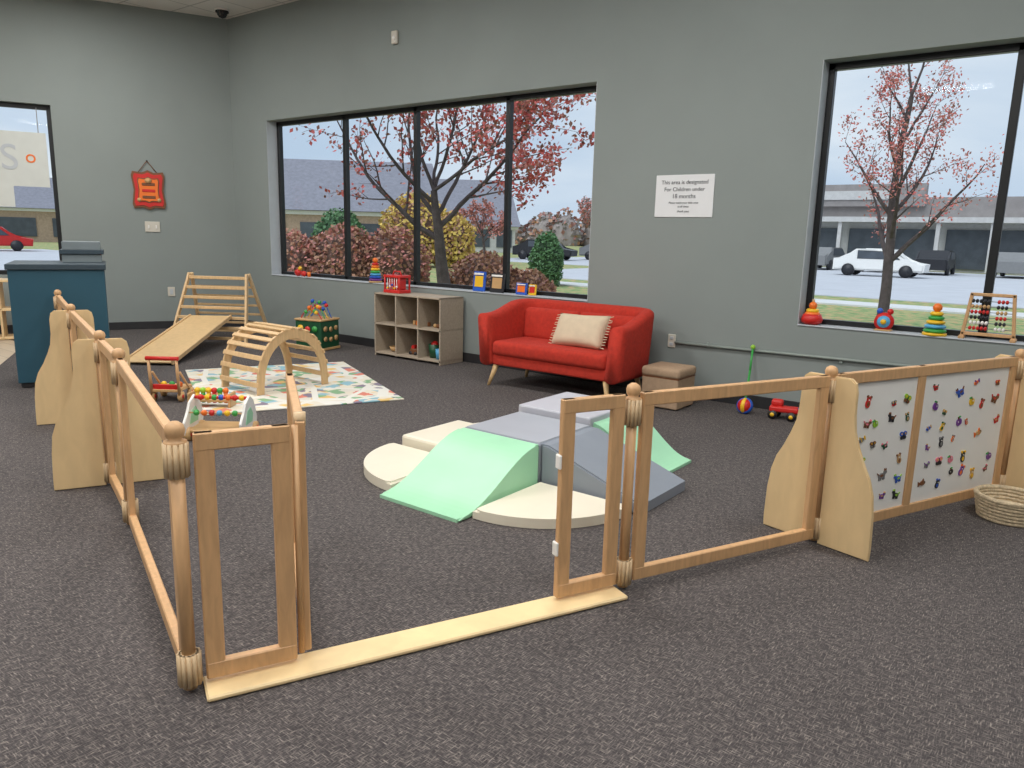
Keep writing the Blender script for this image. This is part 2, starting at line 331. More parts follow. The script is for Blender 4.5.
# animal / picture magnets on the white boards
b=B();RM=frame((0,0,0),d)
cols=['red','orange','brown','dgreen','purple','grey','dark','tan','blue','yellow','pink','lime','brown','tan','grey','red']
def ell(cx,cz,rx,rz_,n=10,a0=0): return [(cx+rx*math.cos(2*math.pi*j/n+a0),cz+rz_*math.sin(2*math.pi*j/n+a0)) for j in range(n)]
def magnet(P,S,kind,c1,c2,fl,tilt):
    Mx=Matrix.Translation(P)@RM@Matrix.Rotation(tilt,4,'Y')
    def pr(pts,c,th=.005): b.prism([(x*S*fl,z*S) for x,z in pts],th,Mx,c,bev=0)
    if kind==0:
        pr(ell(0,0,1,.55),c1)
        for x in(-.75,-.35,.4,.75): pr([(x-.12,-.9),(x+.12,-.9),(x+.12,0),(x-.12,0)],c1)
        pr(ell(1.0,.6,.45,.4),c1,.006);pr([(.7,.9),(.8,1.35),(1.0,.95)],c2,.007);pr([(1.05,.95),(1.25,1.3),(1.3,.85)],c2,.007)
        pr([(-.9,.1),(-1.4,.7),(-1.25,.75),(-.8,.35)],c2);pr(ell(-.1,.05,.5,.28),c2,.0065);pr(ell(1.1,.7,.09,.09,6),'dark',.009)
    elif kind==1:
        pr(ell(0,-.4,.7,.8),c1);pr(ell(0,.6,.6,.55),c1,.006);pr(ell(-.5,1.1,.25,.28),c2,.0065);pr(ell(.5,1.1,.25,.28),c2,.0065);pr(ell(0,-.4,.4,.5),c2,.0065)
        for x in(-.2,.2): pr(ell(x,.7,.09,.09,6),'dark',.009)
        pr(ell(0,.45,.22,.14),'white',.008)
    elif kind==2:
        pr(ell(0,0,1,.55),c1);pr([(-.8,0),(-1.5,.6),(-1.5,-.6)],c2);pr([(-.2,.4),(.3,1.0),(.5,.3)],c2);pr([(-.1,.5),(.1,.5),(.1,-.5),(-.1,-.5)],c2,.007);pr(ell(.6,.15,.12,.12,6),'dark',.009)
    elif kind==3:
        pr(ell(-.3,0,.6,.75),c1);pr(ell(.3,0,.6,.75),c1);pr([(-.07,.5),(.07,.5),(.12,1.2),(0,1.2)],'brown',.006);pr(ell(.45,1.0,.4,.18),'green',.0065);pr(ell(-.3,.2,.15,.2),'white',.007)
    else: # butterfly
        for s in(-1,1): pr(ell(.6*s,.45,.55,.5),c1);pr(ell(.5*s,-.4,.4,.4),c2,.006);pr(ell(.6*s,.45,.22,.2),'yellow',.007)
        pr(ell(0,0,.12,.8),'dark',.008)
for (s0,s1,nx) in ((.09,.43*L-.06,5),(.43*L+.07,L-.09,6)):
    for i in range(nx):
        off=random.uniform(-.04,.04)
        for k in range(6):
            if random.random()<.2: continue
            s=s0+(s1-s0)*(i+.5)/nx+random.uniform(-.03,.03);z=min(.79,max(.12,.14+.62*(k+.5)/6+off+random.uniform(-.025,.025)))
            P=p0+d*s+nrm*.0065;P.z=z
            magnet(P,random.uniform(.015,.028),random.choice([0,0,0,1,1,2,3,4]),random.choice(cols),random.choice(cols),random.choice([-1,1]),random.uniform(-.5,.5))
b.fin('animal_magnets')
b=B();q=(PR(.04)+PR(1.70))/2+Vector((.9075,-.42))*.03
b.box((q.x,q.y,.012),(1.66,.14,.02),'ply',rz=math.atan2(ur.y,ur.x),bev=.006);b.fin('gate_threshold_board')

# ---------------------------------------------------------------- sofa
b=B()
def rrect(w,h,r,n=4):
    P=[]
    for cx,cz,a0 in((w/2-r,h-r,0),(-w/2+r,h-r,90),(-w/2+r,r,180),(w/2-r,r,270)):
        for k in range(n+1):
            a=math.radians(a0+90*k/n);P.append((cx+r*math.cos(a),cz+r*math.sin(a)))
    return P
path=[];hw,yb,yf,R=.73,.30,-.40,.2
for k in range(7): path.append((-hw,yf+(yb-R-yf)*k/6,-1,0))
for k in range(1,7):
    a=math.radians(180-90*k/6);path.append((-hw+R+R*math.cos(a),yb-R+R*math.sin(a),math.cos(a),math.sin(a)))
for k in range(1,8): path.append((-hw+R+(2*hw-2*R)*k/8,yb,0,1))
for k in range(0,7):
    a=math.radians(90-90*k/6);path.append((hw-R+R*math.cos(a),yb-R+R*math.sin(a),math.cos(a),math.sin(a)))
for k in range(1,7): path.append((hw,(yb-R)+(yf-yb+R)*k/6,1,0))
t=bmesh.new();rings=[]
for (x,y,nx,ny) in path:
    u=min(1,max(0,(y-yf-.1)/(yb-yf-.15)));u=u*u*(3-2*u);top=.73+.12*u;hh=top-.21
    ring=[]
    for (o,z) in rrect(.14,hh,.055):
        lean=.04*(z/hh);ring.append(t.verts.new((x+nx*(o+lean),y+ny*(o+lean),.21+z)))
    rings.append(ring)
n=len(rings[0])
for i in range(len(rings)-1):
    for k in range(n): t.faces.new((rings[i][k],rings[i+1][k],rings[i+1][(k+1)%n],rings[i][(k+1)%n]))
t.faces.new(rings[0]);t.faces.new(rings[-1][::-1])
SX=-4.035
SM=Matrix.Translation((SX,6.22,0))
b._add(t,'sofa',SM,True)
def sb(c,s,bev,rot=None): b.box(Vector(c)+Vector((SX,6.22,0)),s,'sofa',bev=bev,seg=4,rot=rot,smooth=True)
sb((0,-.04,.27),(1.34,.66,.11),.02)
sb((0,-.07,.39),(1.33,.66,.15),.05)
sb((-.335,.2,.6),(.67,.15,.34),.06,Matrix.Rotation(-.15,4,'X'));sb((.335,.2,.6),(.67,.15,.34),.06,Matrix.Rotation(-.15,4,'X'))
for sx in(-1,1):
    for y in(-.33,.24):
        b.cyl((SX+sx*.64,6.22+y,.22),(SX+sx*.70,6.22+y+(.03 if y>0 else -.05),0.0),.03,'legs',r1=.015)
b.fin('red_loveseat')
def pil(x,y,s):
    k=max(0,(1-x**4)*(1-y**4))**.5
    return Vector((x*.27*(1-.05*(1-abs(y))*abs(x)),y*.155*(1-.06*(1-abs(x))*abs(y)),s*.07*k))
t=bmesh.new();g={}
for s in(-1,1):
    for i in range(21):
        for j in range(15):
            if s==1 and (i in(0,20) or j in(0,14)): g[s,i,j]=g[-1,i,j]
            else: g[s,i,j]=t.verts.new(pil(i/10-1,j/7-1,s))
    for i in range(20):
        for j in range(14): t.faces.new((g[s,i,j],g[s,i+1,j],g[s,i+1,j+1],g[s,i,j+1]))
b=B();PMx=Matrix.Translation((-3.86,6.155,.615))@RZ(-.10)@Matrix.Rotation(math.radians(62),4,'X')@Matrix.Rotation(.04,4,'Z')@Matrix.Scale(1.12,4)
b._add(t,'pillow',PMx,True)
for sx in(-1,1):
    for j in range(12):
        p=PMx@Vector((sx*.265,-.14+.28*j/11,0));q=PMx@Vector((sx*.30,-.14+.28*j/11+random.uniform(-.01,.01),.0));b.cyl(p,q,.006,'pillow',r1=.004,seg=6)
b.fin('throw_pillow')
b=B();SX2=-2.95
b.box((SX2,6.26,.15),(.36,.36,.28),'stool',bev=.012,seg=2);b.box((SX2,6.26,.33),(.38,.38,.09),'stool',bev=.03,seg=3,smooth=True)
b.box((SX2,6.26,.286),(.365,.365,.008),'brown',bev=0)
for sx in(-1,1):
    for sy in(-1,1): b.cyl((SX2+sx*.14,6.26+sy*.14,0),(SX2+sx*.14,6.26+sy*.14,.015),.02,'dark')
b.fin('storage_ottoman')
# cube shelf
b=B();x0,x1,y0,y1,h=-6.97,-5.86,6.33,6.73,.78;th=.02
for x in(x0+th/2,x1-th/2): b.box((x,(y0+y1)/2,h/2),(th,y1-y0,h),'greyoak',bev=.002)
for i in 1,2:
    x=x0+(x1-x0)*i/3;b.box((x,(y0+y1)/2,h/2),(th,y1-y0-.01,h-.04),'greyoak',bev=.002)
for z in(th/2+.03,.40,h-th/2): b.box(((x0+x1)/2,(y0+y1)/2,z),(x1-x0,y1-y0,th),'greyoak',bev=.002)
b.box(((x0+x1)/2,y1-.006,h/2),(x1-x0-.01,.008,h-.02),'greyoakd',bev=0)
b.fin('cube_storage_shelf')
def pot(b,x,y,z,r,h,mat): b.lathe([(r*.8,0),(r,h),(r*.88,h),(r*.7,.02)],(x,y,z),mat)
b=B();pot(b,-6.10,6.5,.052,.08,.16,'dgreen');pot(b,-5.97,6.44,.052,.05,.12,'sky');b.sph((-6.10,6.5,.2),.05,'red');b.fin('toy_buckets')
b=B()
for i,mt in enumerate(['tan','orange','tan','sky','brown']): b.box((-6.45+.055*i,6.52,.437),(.04,.05,.05),mt,bev=.004,rz=.3*i)
for i,mt in enumerate(['tan','brown','tan']): b.sph((-6.08+.05*i,6.48,.436),.024,mt)
b.fin('wooden_toy_blocks')
b=B();b.lathe([(.04,0),(.07,.02),(.085,.06),(.078,.06),(.06,.025),(.02,.015)],(-6.76,6.5,.052),'tan');b.fin('wooden_toy_bowl')
b=B();b.box((-6.42,6.5,.09),(.12,.1,.07),'brown',bev=.01);b.cyl((-6.46,6.44,.072),(-6.46,6.56,.072),.02,'dark');b.cyl((-6.38,6.44,.072),(-6.38,6.56,.072),.02,'dark');b.box((-6.44,6.5,.14),(.05,.08,.05),'red',bev=.01);b.fin('wooden_toy_truck')

# ---------------------------------------------------------------- sill toys
def stacker(name,x,y,z,rings,base='tan',top='red',topr=.035):
    b=B();b.lathe([(rings[0][0]*1.05,0),(rings[0][0]*1.05,.02),(.02,.022)],(x,y,z),base);zz=z+.02
    for r,mt in rings: b.torus((x,y,zz+.017),r*.6,r*.4,mt,flat=.017/(r*.4));b.cyl((x,y,zz),(x,y,zz+.034),r*.62,mt);zz+=.034
    b.sph((x,y,zz+topr*.9),topr,top);return b.fin(name)
S1=w1[2]+.012;S2=w2[2]+.012
stacker('ring_stacker_toy',-7.5,6.84,S1,[(.085,'purple'),(.08,'blue'),(.075,'sky'),(.068,'green'),(.062,'yellow'),(.055,'orange'),(.045,'red')],top='orange')
stacker('ring_stacker_toy',-.94,6.84,S2,[(.085,'green'),(.08,'sky'),(.07,'yellow'),(.06,'green'),(.05,'yellow')],base='yellow',top='orange')
b=B();x,y=-1.9,6.84
b.lathe([(.05,0),(.085,.02),(.09,.05),(.075,.09),(.04,.1)],(x,y,S2),'red');b.torus((x,y,S2+.09),.045,.022,'orange');b.torus((x,y,S2+.12),.035,.02,'yellow');b.sph((x,y,S2+.165),.035,'orange');b.cyl((x,y,S2+.19),(x,y,S2+.22),.012,'tan');b.fin('roly_poly_toy')
b=B();x=-1.32
b.cyl((x,6.83,S2+.075),(x,6.87,S2+.075),.075,'red',seg=24);b.cyl((x,6.82,S2+.075),(x,6.88,S2+.075),.05,'sky',seg=24);b.cyl((x,6.81,S2+.075),(x,6.89,S2+.075),.022,'yellow')
b.box((x,6.85,S2+.006),(.13,.09,.012),'tan');b.sph((x+.04,6.85,S2+.16),.025,'red');b.sph((x-.04,6.85,S2+.16),.025,'blue');b.fin('spinning_wheel_toy')
b=B();x=-.575;y=6.82
for sx in(-1,1): b.box((x+sx*.155,y,S2+.18),(.025,.03,.35),'oak',rot=Matrix.Rotation(-sx*.1,4,'Y'));b.box((x+sx*.17,y,S2+.012),(.04,.12,.024),'oak')
b.box((x,y,S2+.345),(.3,.03,.025),'oak');b.box((x,y,S2+.04),(.36,.03,.025),'oak')
bc=['red','white','dark','red','tan','dark']
for i in range(6):
    z=S2+.085+.042*i;b.cyl((x-.155,y,z),(x+.155,y,z),.003,'grey')
    for k in range(8): b.sph((x-.125+.026*k+(.04 if k>4 else 0),y,z),(.012,.016,.016),bc[(i+k//5)%6],seg=10)
b.fin('bead_abacus')
b=B();x,y,z=-6.74,6.5,.78
b.box((x,y,z+.02),(.28,.2,.04),'red',bev=.006);b.box((x,y,z+.2),(.28,.2,.03),'red',bev=.006)
for sx in(-1,1):
    for sy in(-1,1): b.cyl((x+sx*.125,y+sy*.085,z),(x+sx*.125,y+sy*.085,z+.22),.012,'red')
for k in range(5): b.cyl((x-.08+.04*k,y-.085,z+.03),(x-.08+.04*k,y-.085,z+.19),.004,'white',seg=9);b.sph((x-.08+.04*k,y-.085,z+.06+.02*(k%3)),.014,['yellow','white','blue'][k%3],seg=10)
b.box((x,y,z+.11),(.2,.12,.14),'red',bev=.01);b.tube([(x-.08,y,z+.21),(x-.05,y,z+.26),(x+.05,y,z+.26),(x+.08,y,z+.21)],.008,'red');b.fin('red_activity_cage_toy')
def book(b,x,y,z,w,h,mat,pic):
    R=Matrix.Rotation(-.12,4,'X');b.box((x,y,z+h/2),(w,.02,h),mat,bev=.002,rot=R);b.box((x,y-.0125,z+h/2),(w*.7,.004,h*.55),pic,bev=.001,rot=R);b.box((x,y-.012,z+h*.88),(w*.8,.004,h*.1),'white',bev=.001,rot=R)
b=B();book(b,-5.7,6.83,S1,.18,.23,'blue','yellow');book(b,-5.43,6.83,S1,.2,.22,'dark','tan');book(b,-5.08,6.83,S1,.15,.13,'blue','orange');book(b,-4.95,6.86,S1,.1,.12,'yellow','red');b.fin('board_books')
b=B();b.sph((-9.15,6.85,S1+.05),(.06,.05,.05),'red');b.sph((-9.02,6.85,S1+.04),(.05,.04,.04),'red');b.sph((-9.1,6.85,S1+.11),.03,'yellow');b.cyl((-8.9,6.85,S1),(-8.9,6.85,S1+.07),.025,'orange');b.fin('small_red_toys')

# ---------------------------------------------------------------- floor toys near wall
b=B();b.sph((-2.29,6.45,.07),.065,'red');b.torus((-2.29,6.45,.07),.05,.022,'yellow',rot=Matrix.Rotation(1.57,4,'Y'));b.torus((-2.29,6.45,.07),.045,.03,'blue',rot=Matrix.Rotation(1.2,4,'X'));b.tube([(-2.29,6.45,.1),(-2.33,6.62,.36),(-2.36,6.73,.56)],.010,'green');b.sph((-2.36,6.73,.56),.022,'lime');b.fin('push_stick_toy')
b=B();x,y=-1.95,6.47
b.box((x,y,.09),(.24,.1,.05),'red',bev=.015,seg=2,rz=.2);b.box((x-.06,y,.14),(.1,.08,.06),'red',bev=.02,seg=2,rz=.2);b.cyl((x+.11,y,.1),(x+.2,y+.01,.17),.01,'blue')
for dx in(-.08,.08):
    for dy in(-.055,.055): b.cyl((x+dx,y+dy-.01,.04),(x+dx,y+dy+.01,.04),.04,'dark');b.cyl((x+dx,y+dy-.013,.04),(x+dx,y+dy+.013,.04),.018,'yellow')
b.fin('red_toy_car')
b=B();x,y=-.19,4.93
for i in range(6): b.torus((x,y,.012+i*.02),.145+.004*i,.012,'basket',seg=32,sub=8)
b.cyl((x,y,0.002),(x,y,.012),.14,'basket',seg=32);b.torus((x,y,.13),.168,.014,'basket',seg=32);b.fin('woven_basket')

# ---------------------------------------------------------------- foam climber
b=B();cx0,cx1,cy0,cy1,ht=-3.09,-2.48,3.56,4.16,.28
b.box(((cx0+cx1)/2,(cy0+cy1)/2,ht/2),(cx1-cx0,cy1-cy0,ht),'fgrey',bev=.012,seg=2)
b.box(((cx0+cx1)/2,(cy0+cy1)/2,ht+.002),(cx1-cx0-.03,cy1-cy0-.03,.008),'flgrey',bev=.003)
def wave(L,h,n=18,base=.02):
    P=[(0,0),(0,h)]
    for i in range(1,n+1):
        u=i/n;P.append((L*u,base+(h-base)*(.5+.5*math.cos(math.pi*min(1,u*1.02)))))
    P.append((L,0));return P
b.prism(wave(.73,ht),cx1-cx0,frame(((cx0+cx1)/2,cy0-.004,0),(0,-1)),'mint',bev=.01)
b.prism([(0,0),(0,ht),(.05,ht),(.68,.06),(.68,0)],cy1-cy0-.02,frame((cx1+.004,(cy0+cy1)/2,0),(1,0)),'fgrey',bev=.01)
b.box(((cx0+cx1)/2-.02,cy1+.32,.165),(.6,.62,.33),'lav',bev=.012,seg=2)
b.prism(wave(.50,.29),.52,frame((cx1-.03,cy1+.30,0),(1,0)),'mint',bev=.01)
b.box((cx0-.3,(cy0+cy1)/2+.02,.06),(.58,.6,.12),'cream',bev=.02,seg=2)
def quarter(cx,cy,r,a0,h,mat):
    P=[(0,0)]+[(r*math.cos(math.radians(a0+90*k/20)),r*math.sin(math.radians(a0+90*k/20))) for k in range(21)]
    t=bmesh.new();lo=[t.verts.new((x,y,0.0)) for x,y in P];up=[t.verts.new((x,y,h)) for x,y in P];n=len(P)
    fa=t.faces.new(lo);fb=t.faces.new(up[::-1])
    for i in range(n): t.faces.new((lo[i],up[i],up[(i+1)%n],lo[(i+1)%n]))
    bmesh.ops.bevel(t,geom=list(fb.edges),offset=.015,segments=3,affect='EDGES')
    b._add(t,mat,Matrix.Translation((cx,cy,.002)))
quarter(cx1+.012,cy0-.01,.62,270,.055,'cream');quarter(cx0-.01,cy0-.01,.62,180,.06,'cream');quarter(cx0-.05,cy1+.05,.55,90,.055,'cream')
b.fin('foam_climbing_set')

# ---------------------------------------------------------------- play mat & climbers
R0=Vector((-4.84,4.75));e1=Vector((-.9,.43)).normalized();e2=Vector((-.43,-.9)).normalized()
c=R0+e1*1.08+e2*.85
b=B();b.box((c.x,c.y,.008),(2.16,1.7,.012),'mat',rz=math.atan2(e1.y,e1.x),bev=.003);b.fin('play_mat')
b=B();nx=14
def arc(u):
    a=math.pi*u;return (4.315-.40*math.cos(a),.58*math.sin(a)**.8)
for x in(-5.88,-6.45):
    P=[arc(i/24) for i in range(25)];Q=[]
    for i in range(25):
        u=i/24;a=math.pi*u;Q.append((4.315-.33*math.cos(a),.49*math.sin(a)**.8))
    b.prism(P+Q[::-1],.025,Matrix.Translation((x,0,.015))@Matrix.Rotation(math.pi/2,4,'Z'),'climb',bev=.003)
for i in range(nx+1):
    u=.03+.94*i/nx;y,z=arc(u);y2,z2=arc(u+.01);ang=math.atan2(z2-z,y2-y)
    b.box((-6.165,y,z+.02),(.62,.045,.018),'climb',rot=Matrix.Rotation(ang,4,'X'))
b.fin('arch_climber')
b=B();wv=Vector((.83,.55,0)).normalized();nv=Vector((.55,-.83,0)).normalized();C0=Vector((-9.36,5.72,0));RW=RZ(math.atan2(wv.y,wv.x))
Hh=.90;hwid=.45
for s in(-1,1):
    for g_ in(-1,1):
        p=C0+wv*hwid*s*1.14+nv*.42*g_;q=C0+wv*hwid*s*.88+nv*.03*g_+Vector((0,0,Hh))
        m=(p+q)/2;dv=(q-p);LL=dv.length
        z=dv.normalized();x=wv;y=z.cross(x).normalized();x=y.cross(z)
        b.box(m,(.03,.06,LL),'climb',rot=Matrix((x,y,z)).transposed().to_4x4())
    b.sph(C0+wv*hwid*.88*s+Vector((0,0,Hh-.02)),.03,'climb')
for g_ in(-1,1):
    for i in range(7):
        f=(i+.6)/7;P=C0+nv*g_*(.42-.39*f)+Vector((0,0,Hh*f))
        b.box(P,(hwid*2*(1.14-.26*f)+.02,.035,.04 if g_==1 else .03),'climb',rot=RW)
b.fin('climbing_triangle')
b=B();r0=Vector((-8.12,4.05,.012));r1=Vector((-9.18,5.46,.34));dv=(r1-r0).normalized();xw=wv;yy=dv.cross(xw).normalized();xw=yy.cross(dv)
Mx=Matrix((xw,yy,dv)).transposed().to_4x4();LL=(r1-r0).length
b.box((r0+r1)/2+Vector((0,0,.02)),(.52,.018,LL),'ramp',rot=Mx)
for s in(-1,1): b.box((r0+r1)/2+xw*.27*s+Vector((0,0,.02)),(.025,.05,LL),'climb',rot=Mx)
b.fin('climber_ramp')
b=B();x,y=-7.85,6.15;b.box((x,y,.2),(.40,.38,.36),'dgreen',bev=.01,rz=.25);b.box((x,y,.02),(.42,.40,.03),'tan',rz=.25);b.box((x,y,.39),(.42,.40,.025),'tan',rz=.25,bev=.006)
fr_=frame((x,y,0),(math.cos(.25),math.sin(.25)))
for i,(dx,dz,mt,r) in enumerate([(-.11,.28,'yellow',.045),(.0,.27,'red',.04),(.11,.28,'green',.04),(-.11,.15,'orange',.04),(0,.14,'sky',.04),(.11,.15,'tan',.045)]):
    p=fr_@Vector((dx,-.195,dz));q=fr_@Vector((dx,-.205,dz));b.cyl(p,q,r,mt,seg=20)
    p=fr_@Vector((.205,dx,dz));q=fr_@Vector((.215,dx,dz));b.cyl(p,q,r*.8,'tan',seg=20)
for k,mt in enumerate(['red','green','yellow','blue']):
    P=[fr_@Vector((-.16+.32*i/12,-.12+.07*k,.40+(.14+.06*(k%2))*math.sin(math.pi*i/12)+.03*math.sin(i*1.3+k)*math.sin(math.pi*i/12))) for i in range(13)]
    b.tube(P,.006,mt)
    for i in(3,5,8,9): b.sph(P[i],.026,['orange','blue','red','green','yellow'][(i+k)%5],seg=10)
b.fin('bead_maze_activity_cube')
b=B();x,y=-4.9,2.95;fr_=frame((x,y,0),(.79,.61));rr=math.atan2(.61,.79)
def P3(a,c,z): return fr_@Vector((a,c,z))
for sx in(-.2,.2):
    b.prism([(-.16,.05),(.14,.05),(.17,.12),(.14,.2),(.1,.27),(.03,.31),(-.06,.27),(-.1,.2),(-.17,.14)],.018,Matrix.Translation(P3(sx,0,0))@RZ(rr+math.pi/2),'white')
    b.prism([(-.09,.11),(.06,.11),(.08,.17),(.03,.23),(-.04,.21)],.024,Matrix.Translation(P3(sx,0,0))@RZ(rr+math.pi/2),'mint')
    for c in(-.11,.1): b.cyl(P3(sx-.012,c,.05),P3(sx+.03,c,.05),.05,'tan',seg=20);b.cyl(P3(sx+.0,c,.05),P3(sx+.035,c,.05),.02,'red')
b.box(P3(0,0,.075),(.38,.28,.02),'tan',rz=rr);b.cyl(P3(-.2,.03,.29),P3(.2,.03,.29),.012,'red')
for k in range(7): b.sph(P3(-.15+.05*k,.03,.29),.022,['red','yellow','green','blue','orange'][k%5],seg=12)
b.cyl(P3(-.2,-.08,.2),P3(.2,-.08,.2),.006,'tan')
for k in range(6): b.sph(P3(-.14+.055*k,-.08,.2),.022,['green','orange','red','sky','yellow'][k%5],seg=12)
b.fin('bead_push_walker')
# small activity bench: red top bar on wooden legs
b=B();x,y=-6.35,3.37;fr_=frame((x,y,0),(.79,.61))
b.box(P3(0,0,.10),(.24,.28,.025),'tan',rz=rr);b.box(P3(0,-.12,.13),(.22,.02,.05),'red',rz=rr)
for sx in(-.12,.12):
    b.cyl(P3(sx,-.13,.06),P3(sx,-.16,.39),.013,'oak');b.cyl(P3(sx,.1,.06),P3(sx,-.1,.26),.010,'oak')
    for c in(-.1,.1): b.cyl(P3(sx-.015,c,.045),P3(sx+.015,c,.045),.045,'tan',seg=20);b.cyl(P3(sx-.018,c,.045),P3(sx+.018,c,.045),.018,'red',seg=20)
b.cyl(P3(-.14,-.16,.39),P3(.14,-.16,.39),.018,'red')
for k in range(3): b.sph(P3(-.07+.07*k,0,.135),.025,['yellow','green','orange'][k],seg=12)
b.fin('toddler_activity_walker')
b=B();x,y=-5.80,3.42;fr_=frame((x,y,.014),(.79,.61))
b.box(P3(0,0,.06),(.36,.13,.025),'tan',rz=rr)
for sx in(-.17,.17): b.box(P3(sx,0,.06),(.02,.14,.12),'tan',rz=rr)
for k in range(6): b.cyl(P3(-.12+.048*k,0,.03),P3(-.12+.048*k,0,.12),.017,['yellow','green','yellow','red','lime','orange'][k]);b.sph(P3(-.12+.048*k,.0,.135),.026,['yellow','lime','yellow','red','green','orange'][k],seg=12)
b.fin('pounding_peg_bench')

# ---------------------------------------------------------------- counter
b=B();p1=Vector((-7.72,2.64,0));p2=Vector((-7.40,3.34,0));dv=(p2-p1).normalized();back=Vector((-dv.y,dv.x,0));rz=math.atan2(dv.y,dv.x);LL=(p2-p1).length
c=(p1+p2)/2+back*.42;b.box((c.x,c.y,.57),(LL,.84,1.04),'teal',rz=rz,bev=.004);b.box((c.x,c.y,.03),(LL-.04,.8,.05),'base',rz=rz)
b.box((c.x,c.y,1.115),(LL+.03,.88,.05),'ctop2',rz=rz,bev=.004)
c2=c+back*.2+dv*.20;b.box((c2.x,c2.y,1.18),(.34,.4,.08),'ctop',rz=rz);b.box((c2.x,c2.y,1.24),(.38,.44,.04),'ctop2',rz=rz);b.box((c2.x,c2.y,1.30),(.33,.38,.08),'ctop',rz=rz)
b.fin('reception_counter')
b=B();c=Vector((-11.25,3.75,0))
for z in(.03,.4,.77): b.box((c.x,c.y,z),(.9,.35,.03),'birch',rz=rzL)
for s in(-.44,0,.44): q=c+D*s;b.box((q.x,q.y,.4),(.025,.35,.78),'birch',rz=rzL)
b.fin('light_wood_bookcase')

# ---------------------------------------------------------------- exterior
G0=-.15
b=B();b.box((-20,75,G0-.05),(260,135.6,.1),'grass',bev=0);b.box((-75,-10,G0-.05),(121,34,.1),'grass',bev=0);b.fin('ground_grass')
b=B();b.box((16,41,G0+.01),(76,31,.03),'road',bev=0);b.box((-29,48,G0+.01),(12,18,.03),'road',bev=0);b.box((-38,3,G0+.01),(34,36,.03),'road',bev=0);b.fin('road')
b=B();b.box((10,22.6,G0+.02),(60,1.4,.05),'walk',bev=0);b.fin('sidewalk')
def building(name,p0,p1,dep,ze,zr,wallm,roofm,wins=8,hip=1.5):
    b=B();p0=Vector((*p0,0));p1=Vector((*p1,0));d=(p1-p0);L=d.length;d.normalize();n=Vector((-d.y,d.x,0));rz=math.atan2(d.y,d.x)
    c=(p0+p1)/2+n*dep/2;b.box((c.x,c.y,(ze+G0)/2),(L,dep,ze-G0),wallm,rz=rz,bev=0)
    t=bmesh.new();o=.5;e=[t.verts.new(v) for v in((-L/2-o,-dep/2-o,ze-.1),(L/2+o,-dep/2-o,ze-.1),(L/2+o,dep/2+o,ze-.1),(-L/2-o,dep/2+o,ze-.1))]
    r=[t.verts.new((-L/2+hip,0,zr)),t.verts.new((L/2-hip,0,zr))]
    t.faces.new(e[::-1]);t.faces.new((e[0],e[1],r[1],r[0]));t.faces.new((e[2],e[3],r[0],r[1]));t.faces.new((e[1],e[2],r[1]));t.faces.new((e[3],e[0],r[0]))
    b._add(t,roofm,Matrix.Translation((c.x,c.y,0))@RZ(rz))
    for i in range(wins):
        q=p0+d*(L*(i+.5)/wins)-n*.03;b.box((q.x,q.y,1.2),(L/wins*.7,.1,1.7),'wind',rz=rz,bev=0)
    b.box(((p0.x+p1.x)/2-n.x*.05,(p0.y+p1.y)/2-n.y*.05,ze-.25),(L+.6,.15,.25),'white',rz=rz,bev=0)
    b.fin(name)
building('house',(-46,26.5),(-34.5,37),10,2.9,6.4,'brick','roof',5,0.5)
building('house',(-56,52),(-46,60.5),12,2.5,7.2,'siding','roof',6,.5)
building('house',(-84,14),(-76,34),12,3,6,'brick','roof',5,2)
# flat-roofed strip mall beyond the parking lot
b=B();b.box((4,66,2.2),(56,14,4.7),'siding',bev=0);b.box((4,58.6,4.1),(56.5,.8,1.3),'roof2',bev=0);b.box((4,58.2,3.25),(57,1.8,.35),'siding',bev=0)
for i in range(18): b.box((-22.4+i*3.1,58.9,1.35),(2.5,.15,2.6),'wind',bev=0);b.box((-24+i*3.1,57.6,1.5),(.25,.25,3.2),'siding',bev=0)
for x,w_ in((-14,9),(6,11),(24,8)): b.box((x,58.0,4.9),(w_,.6,1.5),'roof2',bev=0);b.box((x,57.65,4.9),(w_*.5,.1,.6),'siding',bev=0)
b.fin('strip_mall')
def car(x,y,rz,mat):
    b=B();F_=Matrix.Translation((x,y,G0+.03))@RZ(rz)
    b.prism([(-2.2,.3),(2.2,.3),(2.25,.7),(1.3,.85),(.7,1.4),(-1.1,1.42),(-1.7,.95),(-2.2,.9)],1.7,F_,mat,bev=.08)
    b.prism([(-1.0,.9),(1.1,.9),(.62,1.32),(-1.0,1.34)],1.74,F_,'wind',bev=.02)
    for dx in(-1.4,1.4):
        for dy in(-.8,.8):
            p=F_@Vector((dx,dy-.1,.32));q=F_@Vector((dx,dy+.1,.32));b.cyl(p,q,.32,'dark')
    b.fin('parked_car')
for a_ in((-31.5,45,.3,'dark'),(-29,50,.3,'grey'),(-14,52,1.5,'grey'),(-10.5,52,1.5,'white'),(-7.5,51.5,1.6,'dark'),(-3.5,52,1.5,'grey'),(1,51,1.55,'red'),(-9,44,0,'white'),(-52,17,1.2,'red'),(-50,12,1.2,'white')): car(*a_)
